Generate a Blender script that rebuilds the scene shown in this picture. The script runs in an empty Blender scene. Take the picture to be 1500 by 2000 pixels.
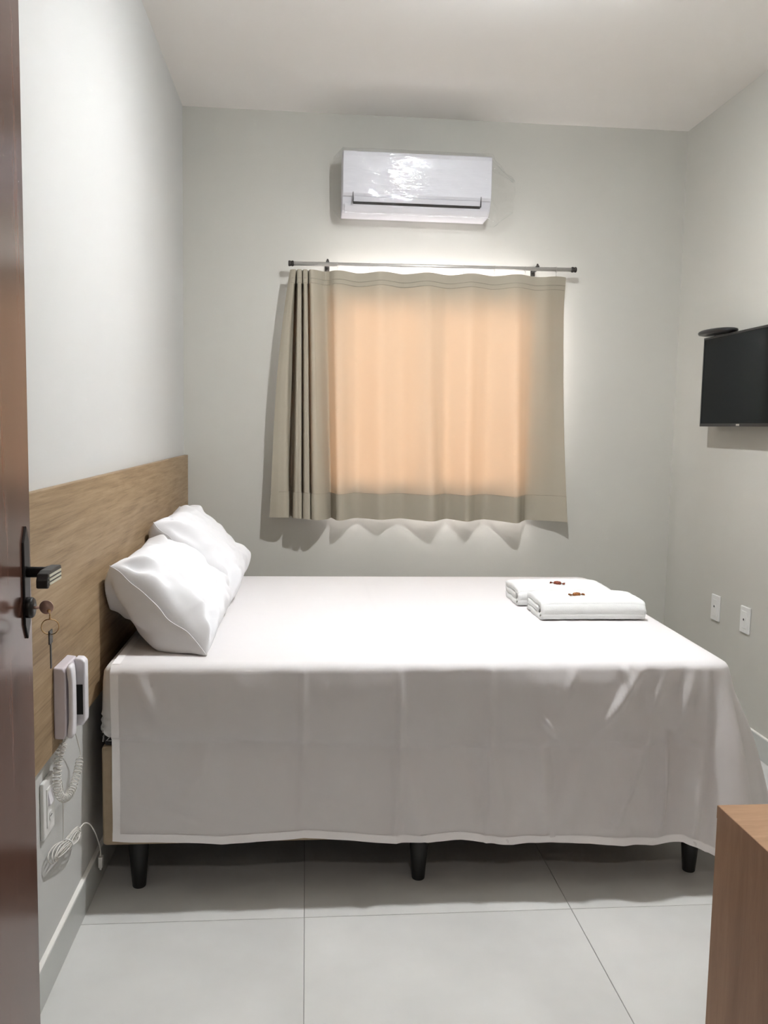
import bpy, bmesh, math, random
from mathutils import Vector, Matrix, noise
random.seed(4)
C = bpy.context.scene.collection
sc = bpy.context.scene
PI = math.pi

# ------------------------------------------------------------------ camera
cam_d = bpy.data.cameras.new('camera'); cam = bpy.data.objects.new('camera', cam_d); C.objects.link(cam)
yaw, pitch, roll = 0.0901, 0.0972, 0.0180
fw = Vector((math.sin(yaw)*math.cos(pitch), math.cos(yaw)*math.cos(pitch), -math.sin(pitch)))
rt = Vector((math.cos(yaw), -math.sin(yaw), 0)); up = rt.cross(fw)
r2 = rt*math.cos(roll)+up*math.sin(roll); u2 = -rt*math.sin(roll)+up*math.cos(roll)
M = Matrix((r2, u2, -fw)).transposed().to_4x4(); M.translation = (0.6396, 0.0, 1.427)
cam.matrix_world = M
cam_d.sensor_fit = 'VERTICAL'; cam_d.sensor_height = 24.0; cam_d.lens = 24.0*1700.0/2000.0
cam_d.clip_start = 0.02
sc.camera = cam

# ------------------------------------------------------------------ light, exposure
W, D, H = 2.651, 4.652, 3.024
LAMP = (1.31, 2.76)
LAMP_STRENGTH = 4250.0
CORRIDOR_FILL_STRENGTH = 215.0
SKY_STRENGTH = 8.0
SUN_STRENGTH = 78.0
wd = bpy.data.worlds.new('daylight'); sc.world = wd; wd.use_nodes = True
wd.node_tree.nodes['Background'].inputs[0].default_value = (0.93, 0.96, 1.0, 1)
wd.node_tree.nodes['Background'].inputs[1].default_value = SKY_STRENGTH
pd = bpy.data.lights.new('window_portal', 'AREA'); pd.shape = 'RECTANGLE'; pd.size = 1.16; pd.size_y = 1.04
pd.cycles.is_portal = True
po = bpy.data.objects.new('window_portal', pd); C.objects.link(po)
po.location = (1.30, D+0.16, 1.59); po.rotation_euler = (-PI/2, 0, 0)
sd = bpy.data.lights.new('hazy_sun', 'SUN'); sd.energy = SUN_STRENGTH; sd.angle = math.radians(45); sd.color = (1.0, .95, .95)
so_ = bpy.data.objects.new('hazy_sun', sd); C.objects.link(so_)
so_.rotation_euler = Vector((-.03, -1.0, -.17)).to_track_quat('-Z', 'Y').to_euler()
sc.view_settings.view_transform = 'Standard'; sc.view_settings.look = 'None'
sc.view_settings.gamma = 1.0; sc.view_settings.use_curve_mapping = False
sc.view_settings.exposure = 0.0
sc.cycles.max_bounces = 10; sc.cycles.diffuse_bounces = 6; sc.cycles.transparent_max_bounces = 16
sc.cycles.sample_clamp_indirect = 0.0

# ------------------------------------------------------------------ materials
def nt(name):
    m = bpy.data.materials.new(name); m.use_nodes = True
    return m, m.node_tree, m.node_tree.nodes['Principled BSDF']
def link(t, a, b): t.links.new(a, b)
def coords(t, scale=(1, 1, 1), rot=(0, 0, 0)):
    tc = t.nodes.new('ShaderNodeTexCoord'); mp = t.nodes.new('ShaderNodeMapping')
    mp.inputs['Scale'].default_value = scale; mp.inputs['Rotation'].default_value = rot
    link(t, tc.outputs['Object'], mp.inputs['Vector']); return mp.outputs['Vector']
def noise_n(t, vec, scale, detail=4, rough=.5, dist=0):
    n = t.nodes.new('ShaderNodeTexNoise'); n.inputs['Scale'].default_value = scale
    n.inputs['Detail'].default_value = detail; n.inputs['Roughness'].default_value = rough
    n.inputs['Distortion'].default_value = dist; link(t, vec, n.inputs['Vector']); return n.outputs[0]
def ramp(t, fac, stops):
    r = t.nodes.new('ShaderNodeValToRGB'); e = r.color_ramp.elements
    e[0].position, e[0].color = stops[0][0], (*stops[0][1], 1)
    e[1].position, e[1].color = stops[-1][0], (*stops[-1][1], 1)
    for p, c in stops[1:-1]:
        x = e.new(p); x.color = (*c, 1)
    link(t, fac, r.inputs[0]); return r.outputs[0]
def bump(t, b, h, strength, dist=.01):
    n = t.nodes.new('ShaderNodeBump'); n.inputs['Strength'].default_value = strength
    n.inputs['Distance'].default_value = dist; link(t, h, n.inputs['Height']); link(t, n.outputs[0], b.inputs['Normal'])
def mat(name, col, rough=.5, metal=0., var=.04, vscale=8, bstr=0., bscale=200, spec=.5, stretch=(1, 1, 1)):
    m, t, b = nt(name); v = coords(t, stretch)
    f = noise_n(t, v, vscale, 4)
    link(t, ramp(t, f, [(.3, tuple(c*(1-var) for c in col)), (.7, tuple(min(1, c*(1+var)) for c in col))]), b.inputs['Base Color'])
    b.inputs['Roughness'].default_value = rough; b.inputs['Metallic'].default_value = metal
    b.inputs['Specular IOR Level'].default_value = spec
    if bstr: bump(t, b, noise_n(t, v, bscale, 3), bstr, .002)
    return m
def wood(name, cols, rough, stretch, rot=(0, 0, 0), scale=3., bstr=.15, spec=.4, dist=1.2, fine=None, fmix=.35):
    m, t, b = nt(name); v = coords(t, stretch, rot)
    f = noise_n(t, v, scale, 6, .62, dist); g = noise_n(t, coords(t, fine or stretch, rot), scale if fine else scale*7, 5, .7, .6)
    mx = t.nodes.new('ShaderNodeMix'); mx.inputs[0].default_value = fmix
    link(t, f, mx.inputs[2]); link(t, g, mx.inputs[3])
    link(t, ramp(t, mx.outputs[0], [(.32, cols[0]), (.5, cols[1]), (.68, cols[2])]), b.inputs['Base Color'])
    b.inputs['Roughness'].default_value = rough; b.inputs['Specular IOR Level'].default_value = spec
    bump(t, b, g, bstr, .001); return m
def cloth(name, col, trans_col, trans, weave=900, bstr=.08, spec=0.0, rough=.5, thread=0., back=None):
    m, t, b = nt(name); t.nodes.remove(b)
    v = coords(t); out = t.nodes['Material Output']
    d = t.nodes.new('ShaderNodeBsdfDiffuse'); tr = t.nodes.new('ShaderNodeBsdfTranslucent')
    f = noise_n(t, coords(t, (1, 1, 14)) if thread else v, 45 if thread else 30, 3)
    lo = 1-thread*.5; hi = 1+thread*.2
    link(t, ramp(t, f, [(.3, tuple(c*(.995) for c in col)), (.7, tuple(min(1, c*1.005) for c in col))]), d.inputs[0])
    if back:
        geo = t.nodes.new('ShaderNodeNewGeometry'); bm_ = t.nodes.new('ShaderNodeMix'); bm_.data_type = 'RGBA'
        link(t, geo.outputs['Backfacing'], bm_.inputs[0]); link(t, d.inputs[0].links[0].from_socket, bm_.inputs[7]); bm_.inputs[6].default_value = (*back, 1)
        link(t, bm_.outputs[2], d.inputs[0])
    if thread:
        f2 = noise_n(t, coords(t, (20, 20, 1)), 30, 3)
        mx = t.nodes.new('ShaderNodeMix'); mx.inputs[0].default_value = .5; link(t, f, mx.inputs[2]); link(t, f2, mx.inputs[3]); f = mx.outputs[0]
    link(t, ramp(t, f, [(.3, tuple(min(1, c*lo) for c in trans_col)), (.7, tuple(min(1, c*hi) for c in trans_col))]), tr.inputs[0])
    mix = t.nodes.new('ShaderNodeMixShader'); mix.inputs[0].default_value = trans
    link(t, d.outputs[0], mix.inputs[1]); link(t, tr.outputs[0], mix.inputs[2])
    n = t.nodes.new('ShaderNodeBump'); n.inputs['Strength'].default_value = bstr; n.inputs['Distance'].default_value = .001
    link(t, noise_n(t, v, weave, 2), n.inputs['Height']); link(t, n.outputs[0], d.inputs['Normal'])
    res = mix.outputs[0]
    if spec:
        g = t.nodes.new('ShaderNodeBsdfGlossy'); g.inputs['Roughness'].default_value = rough
        m2 = t.nodes.new('ShaderNodeMixShader'); m2.inputs[0].default_value = spec
        link(t, res, m2.inputs[1]); link(t, g.outputs[0], m2.inputs[2]); res = m2.outputs[0]
    link(t, res, out.inputs[0]); return m
def clear(name, base, edge, rough, tint=(1, 1, 1), bscale=0, bstr=0, stretch=(1, 1, 1)):
    m, t, b = nt(name); t.nodes.remove(b); out = t.nodes['Material Output']
    tr = t.nodes.new('ShaderNodeBsdfTransparent'); tr.inputs[0].default_value = (*tint, 1)
    g = t.nodes.new('ShaderNodeBsdfGlossy'); g.inputs['Roughness'].default_value = rough
    mx = t.nodes.new('ShaderNodeMixShader'); lw = t.nodes.new('ShaderNodeLayerWeight'); lw.inputs[0].default_value = .5
    pw = t.nodes.new('ShaderNodeMath'); pw.operation = 'POWER'; pw.inputs[1].default_value = 4.0
    mu = t.nodes.new('ShaderNodeMath'); mu.operation = 'MULTIPLY_ADD'; mu.inputs[1].default_value = edge; mu.inputs[2].default_value = base
    link(t, lw.outputs['Facing'], pw.inputs[0]); link(t, pw.outputs[0], mu.inputs[0]); link(t, mu.outputs[0], mx.inputs[0])
    link(t, tr.outputs[0], mx.inputs[1]); link(t, g.outputs[0], mx.inputs[2]); link(t, mx.outputs[0], out.inputs[0])
    if bstr:
        f = noise_n(t, coords(t, stretch), bscale, 3, .55, 1.2)
        sb = t.nodes.new('ShaderNodeMath'); sb.operation = 'SUBTRACT'; sb.inputs[1].default_value = .5; link(t, f, sb.inputs[0])
        ab = t.nodes.new('ShaderNodeMath'); ab.operation = 'ABSOLUTE'; link(t, sb.outputs[0], ab.inputs[0])
        n = t.nodes.new('ShaderNodeBump'); n.inputs['Strength'].default_value = bstr; n.inputs['Distance'].default_value = .01
        link(t, ab.outputs[0], n.inputs['Height']); link(t, n.outputs[0], g.inputs['Normal'])
    return m
def emit(name, col, s):
    m, t, b = nt(name); b.inputs['Base Color'].default_value = (.9, .9, .9, 1)
    b.inputs['Emission Color'].default_value = (*col, 1); b.inputs['Emission Strength'].default_value = s; return m

m_white_wall = mat('white_wall_paint', (.535, .535, .52), .75, var=.015, vscale=2, bstr=.12, bscale=140, spec=.2)
m_greige_wall = mat('greige_wall_paint', (.505, .495, .452), .75, var=.015, vscale=2, bstr=.12, bscale=140, spec=.2)
m_near_wall = mat('taupe_wall_paint', (.50, .49, .46), .75, var=.015, vscale=2, bstr=.12, bscale=140, spec=.2)
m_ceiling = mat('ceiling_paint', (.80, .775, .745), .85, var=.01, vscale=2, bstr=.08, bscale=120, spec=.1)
m_tile = mat('porcelain_tile', (.60, .60, .58), .33, var=.10, vscale=2.2, spec=.35)
m_grout = mat('grey_grout', (.30, .30, .29), .8)
m_skirting = mat('porcelain_skirting', (.47, .48, .46), .35, var=.05, vscale=3)
m_skirting_top = mat('skirting_filler', (.78, .77, .73), .7)
m_oak = wood('oak_veneer', [(.17, .11, .058), (.295, .205, .118), (.39, .285, .175)], .5, (4, .5, 4.5), (.12, 0, 0), 2.6, spec=.3, dist=2.2, fine=(8, 1.3, 42), fmix=.6)
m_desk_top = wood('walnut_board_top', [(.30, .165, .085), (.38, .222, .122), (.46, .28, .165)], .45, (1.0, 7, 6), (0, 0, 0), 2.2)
m_desk_shaded = wood('walnut_board_shaded', [(.235, .125, .066), (.30, .165, .092), (.37, .215, .125)], .5, (6, 6, .7), (0, 0, 0), 1.6)  # same wood as the top, darkened to put the side's shade into the colour
m_door = wood('varnished_door_wood', [(.080, .038, .027), (.125, .064, .047), (.17, .092, .070)], .16, (5, 5, .5), (0, 0, 0), 2.2, .05, .6)
m_door_frame = wood('door_frame_wood', [(.10, .045, .028), (.15, .07, .045), (.19, .09, .06)], .3, (5, 5, .5))
m_sheet = cloth('white_cotton_sheet', (.84, .818, .818), (.74, .71, .71), .22, 700, .06)
m_hem = cloth('sheet_hem', (.92, .90, .90), (.7, .68, .66), .03, 700, .06)
m_fitted = cloth('fitted_sheet_cotton', (.80, .79, .785), (.7, .68, .66), .06, 600, .08)
m_pillow = cloth('pillowcase_cotton', (.77, .77, .785), (.8, .78, .76), .06, 500, .02)
m_towel = cloth('terry_towel', (.80, .81, .80), (.8, .8, .8), .05, 320, .9)
m_curtain = cloth('beige_curtain_cloth', (.37, .335, .27), (1.0, .53, .26), .0190, 900, .1, thread=.25, back=(.78, .765, .765))
m_curtain_hem = cloth('beige_curtain_double_cloth', (.37, .335, .27), (.30, .20, .12), .002, 900, .1, back=(.78, .765, .765))
m_upholstery = mat('beige_bed_base_fabric', (.42, .335, .235), .85, var=.04, vscale=60, bstr=.3, bscale=600, spec=.1)
m_black_leg = mat('black_plastic_leg', (.006, .006, .006), .45)
m_ticking = mat('dark_mattress_border', (.018, .017, .018), .8)
m_swirl = mat('grey_swirl_stitching', (.45, .44, .44), .8)
m_ac = mat('white_appliance_plastic', (.64, .635, .67), .55, var=.01)
m_ac_dark = mat('dark_air_slot', (.015, .014, .013), .6)
m_film = clear('clear_plastic_film', .065, .40, .04, (.985, .985, .985), 3.0, .26, (1.5, 1, 15.0))
m_glass = clear('window_glass', .04, .6, .02)
m_alu = mat('white_aluminium', (.72, .72, .70), .4)
m_chrome = mat('brushed_steel_rod', (.60, .58, .55), .38, .6, var=.05, vscale=20)
m_dark_metal = mat('dark_steel', (.06, .055, .05), .35, .7)
m_black_metal = mat('black_lock_metal', (.012, .011, .010), .4, .3)
m_grip = mat('satin_nickel', (.62, .62, .52), .35, .8)
m_brass = mat('brassy_ring', (.75, .52, .28), .25, 1.)
m_key = mat('rosy_key_metal', (.62, .43, .36), .4, .6)
m_tv = mat('black_tv_plastic', (.010, .010, .011), .35)
m_screen = mat('black_tv_screen', (.004, .006, .007), .08, var=.02, spec=.08)
m_phone = mat('white_phone_plastic', (.60, .56, .60), .3, var=.02)
m_phone_light = mat('white_phone_plastic_front', (.74, .73, .77), .3, var=.02)
m_cord = mat('white_cord_plastic', (.66, .64, .60), .4)
m_plate = mat('white_outlet_plastic', (.72, .72, .70), .35, var=.01)
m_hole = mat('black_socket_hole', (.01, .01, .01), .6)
m_wrap = mat('brown_gold_wrapper', (.16, .035, .015), .3, .3, var=.8, vscale=160)
m_wrap2 = mat('red_gold_wrapper', (.26, .10, .03), .3, .4, var=.8, vscale=160)
m_speck = mat('pale_speck', (.8, .62, .5), .6)
m_lamp_body = mat('lamp_white_plastic', (.8, .8, .8), .5)
m_lamp = emit('lamp_diffuser', (.985, .99, 1.0), LAMP_STRENGTH)
m_corridor_fill = emit('corridor_fill_diffuser', (1.0, .90, .87), CORRIDOR_FILL_STRENGTH)
m_stitch = mat('beige_thread', (.27, .24, .19), .8)
m_lamp_rim = emit('lamp_rim_glow', (.72, .86, 1.0), 420.0)
m_facade = mat('outer_wall_render', (.6, .58, .55), .9)

# ------------------------------------------------------------------ mesh helpers
def obj(name, bm, m, parent=None, smooth=False, bevel=0., seg=2, sub=0):
    me = bpy.data.meshes.new(name)
    bmesh.ops.recalc_face_normals(bm, faces=bm.faces[:]); bm.to_mesh(me); bm.free()
    for mm in (m if isinstance(m, (list, tuple)) else [m]): me.materials.append(mm)
    if smooth:
        for p in me.polygons: p.use_smooth = True
    o = bpy.data.objects.new(name, me); C.objects.link(o)
    if parent is not None: o.parent = parent
    if bevel:
        b = o.modifiers.new('bevel', 'BEVEL'); b.width = bevel; b.segments = seg; b.limit_method = 'ANGLE'
    if sub:
        s = o.modifiers.new('sub', 'SUBSURF'); s.levels = s.render_levels = sub
    return o
def tag(o, label, cat, group=None):
    o['label'] = label; o['category'] = cat
    if group: o['group'] = group
    return o
def thing(name, label, cat, loc=(0, 0, 0), group=None):
    o = bpy.data.objects.new(name, None); C.objects.link(o); o.location = loc; o.empty_display_size = .1
    return tag(o, label, cat, group)
def put(o, parent, loc):          # parts are modelled in world coordinates; parent sits at loc
    o.parent = parent; o.matrix_parent_inverse = Matrix.Translation(-Vector(loc)); return o
def struct(o): o['kind'] = 'structure'; return o
def box(bm, a, b):
    x0, y0, z0 = a; x1, y1, z1 = b
    v = [bm.verts.new(p) for p in ((x0,y0,z0),(x1,y0,z0),(x1,y1,z0),(x0,y1,z0),(x0,y0,z1),(x1,y0,z1),(x1,y1,z1),(x0,y1,z1))]
    for f in ((0,3,2,1),(4,5,6,7),(0,1,5,4),(1,2,6,5),(2,3,7,6),(3,0,4,7)): bm.faces.new([v[i] for i in f])
def boxes(*bs):
    bm = bmesh.new()
    for a, b in bs: box(bm, a, b)
    return bm
def lathe(prof, axis='z', c=(0, 0, 0), n=24):   # prof: (radius, height) list
    bm = bmesh.new(); rings = []
    for r, h in prof:
        ring = []
        for k in range(n):
            a = 2*PI*k/n; p = (r*math.cos(a), r*math.sin(a), h)
            p = {'z': p, 'x': (p[2], p[0], p[1]), 'y': (p[0], p[2], p[1])}[axis]
            ring.append(bm.verts.new((p[0]+c[0], p[1]+c[1], p[2]+c[2])))
        rings.append(ring)
    for a, b in zip(rings, rings[1:]):
        for k in range(n): bm.faces.new((a[k], a[(k+1) % n], b[(k+1) % n], b[k]))
    bm.faces.new(rings[0]); bm.faces.new(rings[-1]); return bm
def tube(pts, r, n=8, bm=None, closed=False):
    bm = bm or bmesh.new(); pts = [Vector(p) for p in pts]; rings = []; N = len(pts); nrm = None
    for i, p in enumerate(pts):
        a = pts[(i-1) % N] if closed or i > 0 else p; b = pts[(i+1) % N] if closed or i < N-1 else p
        t = (b-a).normalized()
        if nrm is None: nrm = t.orthogonal().normalized()
        nrm = (nrm - t*nrm.dot(t)).normalized(); bn = t.cross(nrm)
        rr = r[i] if isinstance(r, (list, tuple)) else r
        rings.append([bm.verts.new(p+(nrm*math.cos(2*PI*k/n)+bn*math.sin(2*PI*k/n))*rr) for k in range(n)])
    for i in range(N if closed else N-1):
        a, b = rings[i], rings[(i+1) % N]
        for k in range(n): bm.faces.new((a[k], a[(k+1) % n], b[(k+1) % n], b[k]))
    if not closed: bm.faces.new(rings[0]); bm.faces.new(rings[-1])
    return bm
def spline(pts, n=10):
    P = [Vector(p) for p in pts]; P = [2*P[0]-P[1]]+P+[2*P[-1]-P[-2]]; out = []
    for i in range(1, len(P)-2):
        for k in range(n):
            t = k/n; a, b, c, d = P[i-1:i+3]
            out.append(.5*((2*b)+(c-a)*t+(2*a-5*b+4*c-d)*t*t+(3*b-a-3*c+d)*t**3))
    out.append(P[-2]); return out
def gridm(nu, nv, f, closed_u=False, bm=None):
    bm = bm or bmesh.new(); V = [[bm.verts.new(f(i, j)) for j in range(nv)] for i in range(nu)]
    for i in range(nu if closed_u else nu-1):
        for j in range(nv-1):
            a, b = V[i], V[(i+1) % nu]; bm.faces.new((a[j], b[j], b[j+1], a[j+1]))
    return bm
def prism(poly, axis, a, b, bm=None):   # polygon extruded along an axis
    bm = bm or bmesh.new()
    def P(p, h): return {'x': (h, p[0], p[1]), 'y': (p[0], h, p[1]), 'z': (p[0], p[1], h)}[axis]
    A = [bm.verts.new(P(p, a)) for p in poly]; B = [bm.verts.new(P(p, b)) for p in poly]; n = len(poly)
    for k in range(n): bm.faces.new((A[k], A[(k+1) % n], B[(k+1) % n], B[k]))
    bm.faces.new(A); bm.faces.new(B); return bm
def lerp(a, b, t): return a+(b-a)*t
def interp(tab, x):
    if x <= tab[0][0]: return tab[0][1]
    for (a, u), (b, v) in zip(tab, tab[1:]):
        if x <= b: return lerp(u, v, (x-a)/(b-a))
    return tab[-1][1]
def sstep(a, b, x):
    t = min(1, max(0, (x-a)/(b-a))); return t*t*(3-2*t)

# ------------------------------------------------------------------ the room
T = .14
struct(obj('wall_left', boxes(((-T, -1.6, -.05), (0, D+T, H+.1))), m_white_wall))
struct(obj('wall_right', boxes(((W, .48, -.05), (W+T, D+T, H+.1))), m_greige_wall))
WX0, WX1, WZ0, WZ1 = .735, 1.865, 1.085, 2.15
struct(obj('wall_back', boxes(((0, D, -.05), (WX0, D+T, H+.1)), ((WX1, D, -.05), (W, D+T, H+.1)),
                              ((WX0, D, -.05), (WX1, D+T, WZ0)), ((WX0, D, WZ1), (WX1, D+T, H+.1))), m_greige_wall))
DX0, DX1, DZ = .162, 1.80, 2.13
struct(obj('wall_near', boxes(((0, .48, -.05), (DX0-.03, .62, H+.1)), ((DX1, .48, -.05), (W, .62, H+.1)),
                              ((DX0-.03, .48, DZ), (DX1, .62, H+.1))), m_near_wall))
struct(obj('wall_corridor', boxes(((0, -1.6, -.05), (2.2, -1.5, H+.1)), ((2.1, -1.5, -.05), (2.2, .48, H+.1))), m_near_wall))
struct(obj('ceiling', boxes(((-T, -1.6, H), (W+T, D+T, H+.1))), m_ceiling))
floor = struct(obj('floor', boxes(((-T, -1.6, -.06), (W+T, D+T, -.003))), m_grout))
TS, GX, GY = .7972, .6457, 2.4205
tiles = {}
for i in range(-1, 3):
    for j in range(-6, 3):
        x0 = max(0, GX+i*TS); x1 = min(W, GX+(i+1)*TS); y0 = max(-1.5, GY+j*TS); y1 = min(D, GY+(j+1)*TS)
        if x1-x0 < .05 or y1-y0 < .03: continue
        key = (round(x1-x0, 3), round(y1-y0, 3))
        if key not in tiles:
            o = obj('tile', boxes(((.001, .001, -.006), (key[0]-.001, key[1]-.001, 0))), m_tile, floor, bevel=.0008, seg=1); tiles[key] = o
        else:
            o = tiles[key].copy(); C.objects.link(o); o.parent = floor
        o.location = (x0, y0, 0)
BH = .106
def baseboard(name, a, b, ta, tb):
    o = struct(obj(name, boxes((a, b)), m_skirting, bevel=.001, seg=1))
    obj('filler_edge', boxes((ta, tb)), m_skirting_top, o)
baseboard('baseboard_left', (0, .62, 0), (.013, D, BH-.004), (0, .62, BH-.004), (.012, D, BH))
baseboard('baseboard_right', (W-.013, .62, 0), (W, D, BH-.004), (W-.012, .62, BH-.004), (W, D, BH))
baseboard('baseboard_back', (.014, D-.013, 0), (W-.014, D, BH-.004), (.014, D-.012, BH-.004), (W-.014, D, BH))
# window behind the curtain: frame, two sliding sashes with panes
win = struct(obj('window_1', boxes(((WX0, D+.06, WZ0), (WX0+.035, D+.12, WZ1)), ((WX1-.035, D+.06, WZ0), (WX1, D+.12, WZ1)),
                            ((WX0+.035, D+.06, WZ0), (WX1-.035, D+.12, WZ0+.035)), ((WX0+.035, D+.06, WZ1-.035), (WX1-.035, D+.12, WZ1))), m_alu))
mid = (WX0+WX1)/2
for a, b, y in ((WX0+.036, mid+.011, D+.065), (mid-.011, WX1-.036, D+.092)):
    z0, z1 = WZ0+.036, WZ1-.036
    obj('sash', boxes(((a, y, z0), (a+.022, y+.024, z1)), ((b-.022, y, z0), (b, y+.024, z1)),
                      ((a+.022, y, z0), (b-.022, y+.024, z0+.022)), ((a+.022, y, z1-.022), (b-.022, y+.024, z1))), m_alu, win)
    obj('pane', boxes(((a+.022, y+.010, z0+.022), (b-.022, y+.014, z1-.022))), m_glass, win)
struct(obj('trim_1', boxes(((WX0-.0, D-.012, WZ0-.02), (WX1+.0, D+.06, WZ0))), m_skirting_top, bevel=.003))

# ------------------------------------------------------------------ door leaf standing open on the left
door = struct(obj('door_1', boxes(((.1655, .635, .008), (.2005, 1.428, 2.10))), m_door, bevel=.0015))
struct(obj('trim_2', boxes(((DX0-.03, .47, 0), (DX0, .63, DZ)), ((DX1-.03, .47, 0), (DX1, .63, DZ)), ((DX0, .47, DZ-.03), (DX1-.03, .63, DZ))), m_door_frame, bevel=.002))
YP = 1.398
plate_poly = [(YP-.013, 1.108), (YP, 1.083), (YP+.013, 1.108), (YP+.013, 1.238), (YP, 1.263), (YP-.013, 1.238)]
obj('lock_plate', prism(plate_poly, 'x', .2000, .2042), m_black_metal, door, bevel=.0012)
bm = lathe([(.0085, .203), (.0085, .232), (.010, .236), (.010, .252)], 'x', (0, YP, 1.190), 16)
arm = boxes(((.236, YP-.012, 1.180), (.254, YP+.010, 1.2005)))
hd = obj('handle_neck', bm, m_black_metal, door, True)
arm_pts = [(YP+.011, 1.2005), (YP-.045, 1.2005), (YP-.060, 1.197), (YP-.066, 1.188), (YP-.066, 1.176), (YP-.058, 1.174), (YP-.050, 1.180), (YP+.011, 1.180)]
lev = obj('handle_lever', prism(arm_pts, 'x', .2365, .2535), m_black_metal, door, bevel=.002)
bm = bmesh.new()
for k in range(3):
    z = 1.1795+k*.0062
    box(bm, (.2532, YP-.058, z), (.2552, YP+.004, z+.0036))
obj('grip_ridge', bm, m_grip, lev, bevel=.0006)
obj('lock_cylinder', lathe([(.0165, .2040), (.0165, .2115), (.0150, .2140)], 'x', (0, YP-.004, 1.134), 24), m_black_metal, door, True)
for z in (.25, 1.05, 1.85): obj('hinge', lathe([(.006, z-.045), (.006, z+.045)], 'z', (.2065, .640, 0), 12), m_dark_metal, door)
# keys in the lock
KL = (.216, YP-.004, 1.134)
ks = thing('key_set', 'brass key in the door lock with ring and dark hanging key', 'keys', KL)
bm = prism([(.0015, -.0035), (.0015, .0035), (-.004, .0035), (-.004, -.0035)], 'y', 0, .002)
bm = lathe([(.0108, -.0012), (.0112, 0), (.0108, .0012)], 'y', (.0175, 0, .0005), 24)
box(bm, (-.004, -.001, -.0022), (.009, .001, .0022))
obj('key_head', bm, m_key, ks, True)
obj('swivel_link', tube([(.0225, 0, -.0075), (.0225, 0, -.0195)], .0013, 8), m_brass, ks, True)
obj('swivel_bead', lathe([(.0004, -.0030), (.0026, -.002), (.0032, 0), (.0026, .002), (.0004, .0030)], 'z', (.0215, -.0015, -.0052), 12), m_brass, ks, True)
obj('key_ring', tube([(.0225+.0135*math.cos(a), .0012*math.sin(3*a), -.0310+.0125*math.sin(a)) for a in [2*PI*k/40 for k in range(40)]], .0010, 8, closed=True), m_brass, ks, True)
bm = bmesh.new(); box(bm, (.0218, -.009, -.058), (.0238, .009, -.036)); box(bm, (.0221, -.0035, -.098), (.0235, .0035, -.058))
obj('hanging_key', bm, m_black_metal, ks, bevel=.0006)

# ------------------------------------------------------------------ headboard panel on the left wall
o = obj('headboard', boxes(((.0015, 1.72, .606), (.022, 4.640, 1.264))), m_oak, bevel=.001, seg=1)
tag(o, 'oak-veneer headboard panel fixed along the left wall above the bed', 'headboard')

# ------------------------------------------------------------------ bed
BX0, BX1, BY0, BY1 = .042, 1.945, 2.560, 4.075
bed = thing('bed_base', 'beige upholstered bed base on black tapered legs under the white sheet', 'bed', ((BX0+BX1)/2, 3.3, 0)); L = bed.location
put(obj('box_spring', boxes(((BX0, BY0, .162), (BX1, BY1, .470))), m_upholstery, bevel=.012, seg=3), bed, L)
put(obj('underside_cloth', boxes(((BX0+.03, BY0+.03, .158), (BX1-.03, BY1-.03, .163))), m_black_leg), bed, L)
for x in (.137, 1.007, 1.900):
    for y in (2.625, 4.01):
        put(obj('leg', lathe([(.0195, 0), (.0205, .004), (.033, .160)], 'z', (x, y, 0), 20), m_black_leg, smooth=True, bevel=.002), bed, L)
mt = thing('mattress', 'white mattress with dark swirl-stitched border between sheet and bed base', 'mattress', ((BX0+BX1)/2, 3.3, .470)); L = mt.location
put(obj('mattress_body', boxes(((.048, 2.563, .540), (1.940, 4.07, .708))), m_fitted, bevel=.028, seg=4), mt, L)
put(obj('mattress_border', boxes(((.050, 2.566, .4702), (1.938, 4.068, .545))), m_ticking, bevel=.008, seg=2), mt, L)
bm = bmesh.new()
for q in range(9):
    for ph in (0, 1):
        pts = [(.085+.05*q+.028*math.sin(k*.9+ph*2+q), 2.5645, .480+.046*k/12+.005*math.sin(k*1.7+q)) for k in range(13)]
        tube(pts, .0017, 5, bm)
        pts = [(.0485, 2.585+.05*q+.028*math.sin(k*.9+ph*2+q), .480+.046*k/12+.005*math.sin(k*1.7+q)) for k in range(13)]
        tube(pts, .0017, 5, bm)
put(obj('swirl_stitching', bm, m_swirl, smooth=True), mt, L)
# fitted sheet: cap over the mattress with gathered elastic edge
def fit_pt(i, j, n=360):
    s = i/n; per = [(.045, 2.560), (1.943, 2.560), (1.943, 4.073), (.045, 4.073)]
    Lx, Ly = 1.898, 1.513; t = s*2*(Lx+Ly)
    if t < Lx: p, nn = (.045+t, 2.560), (0, -1)
    elif t < Lx+Ly: p, nn = (1.943, 2.560+t-Lx), (1, 0)
    elif t < 2*Lx+Ly: p, nn = (1.943-(t-Lx-Ly), 4.073), (0, 1)
    else: p, nn = (.045, 4.073-(t-2*Lx-Ly)), (-1, 0)
    zs = [.7125, .708, .695, .66, .60, .575, .565, .558, .548, .538, .528, .520, .512]
    of = [-.03, -.012, -.003, .001, .003, .004, .007, .002, .0075, .002, .0075, .003, -.004]
    g = max(0, (.57-zs[j])/.06)
    w = g*.006*(math.sin(t*150+j)+.6*math.sin(t*93+2*j))
    z = zs[j]-g*.012*max(0, math.sin(t*41+1))-g*.006*math.sin(t*17)
    o_ = of[j]+abs(w)*.8
    cx, cy = max(.075, min(1.913, p[0])), max(2.59, min(4.043, p[1]))
    dx, dy = p[0]-cx, p[1]-cy; l = math.hypot(dx, dy) or 1
    q = (cx+dx/l*(.03), cy+dy/l*(.03))
    return (q[0]+dx/l*o_, q[1]+dy/l*o_, z)
bm = gridm(360, 13, fit_pt, True)
bm.verts.ensure_lookup_table(); bm.faces.new([bm.verts[i*13] for i in range(360)])
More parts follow.
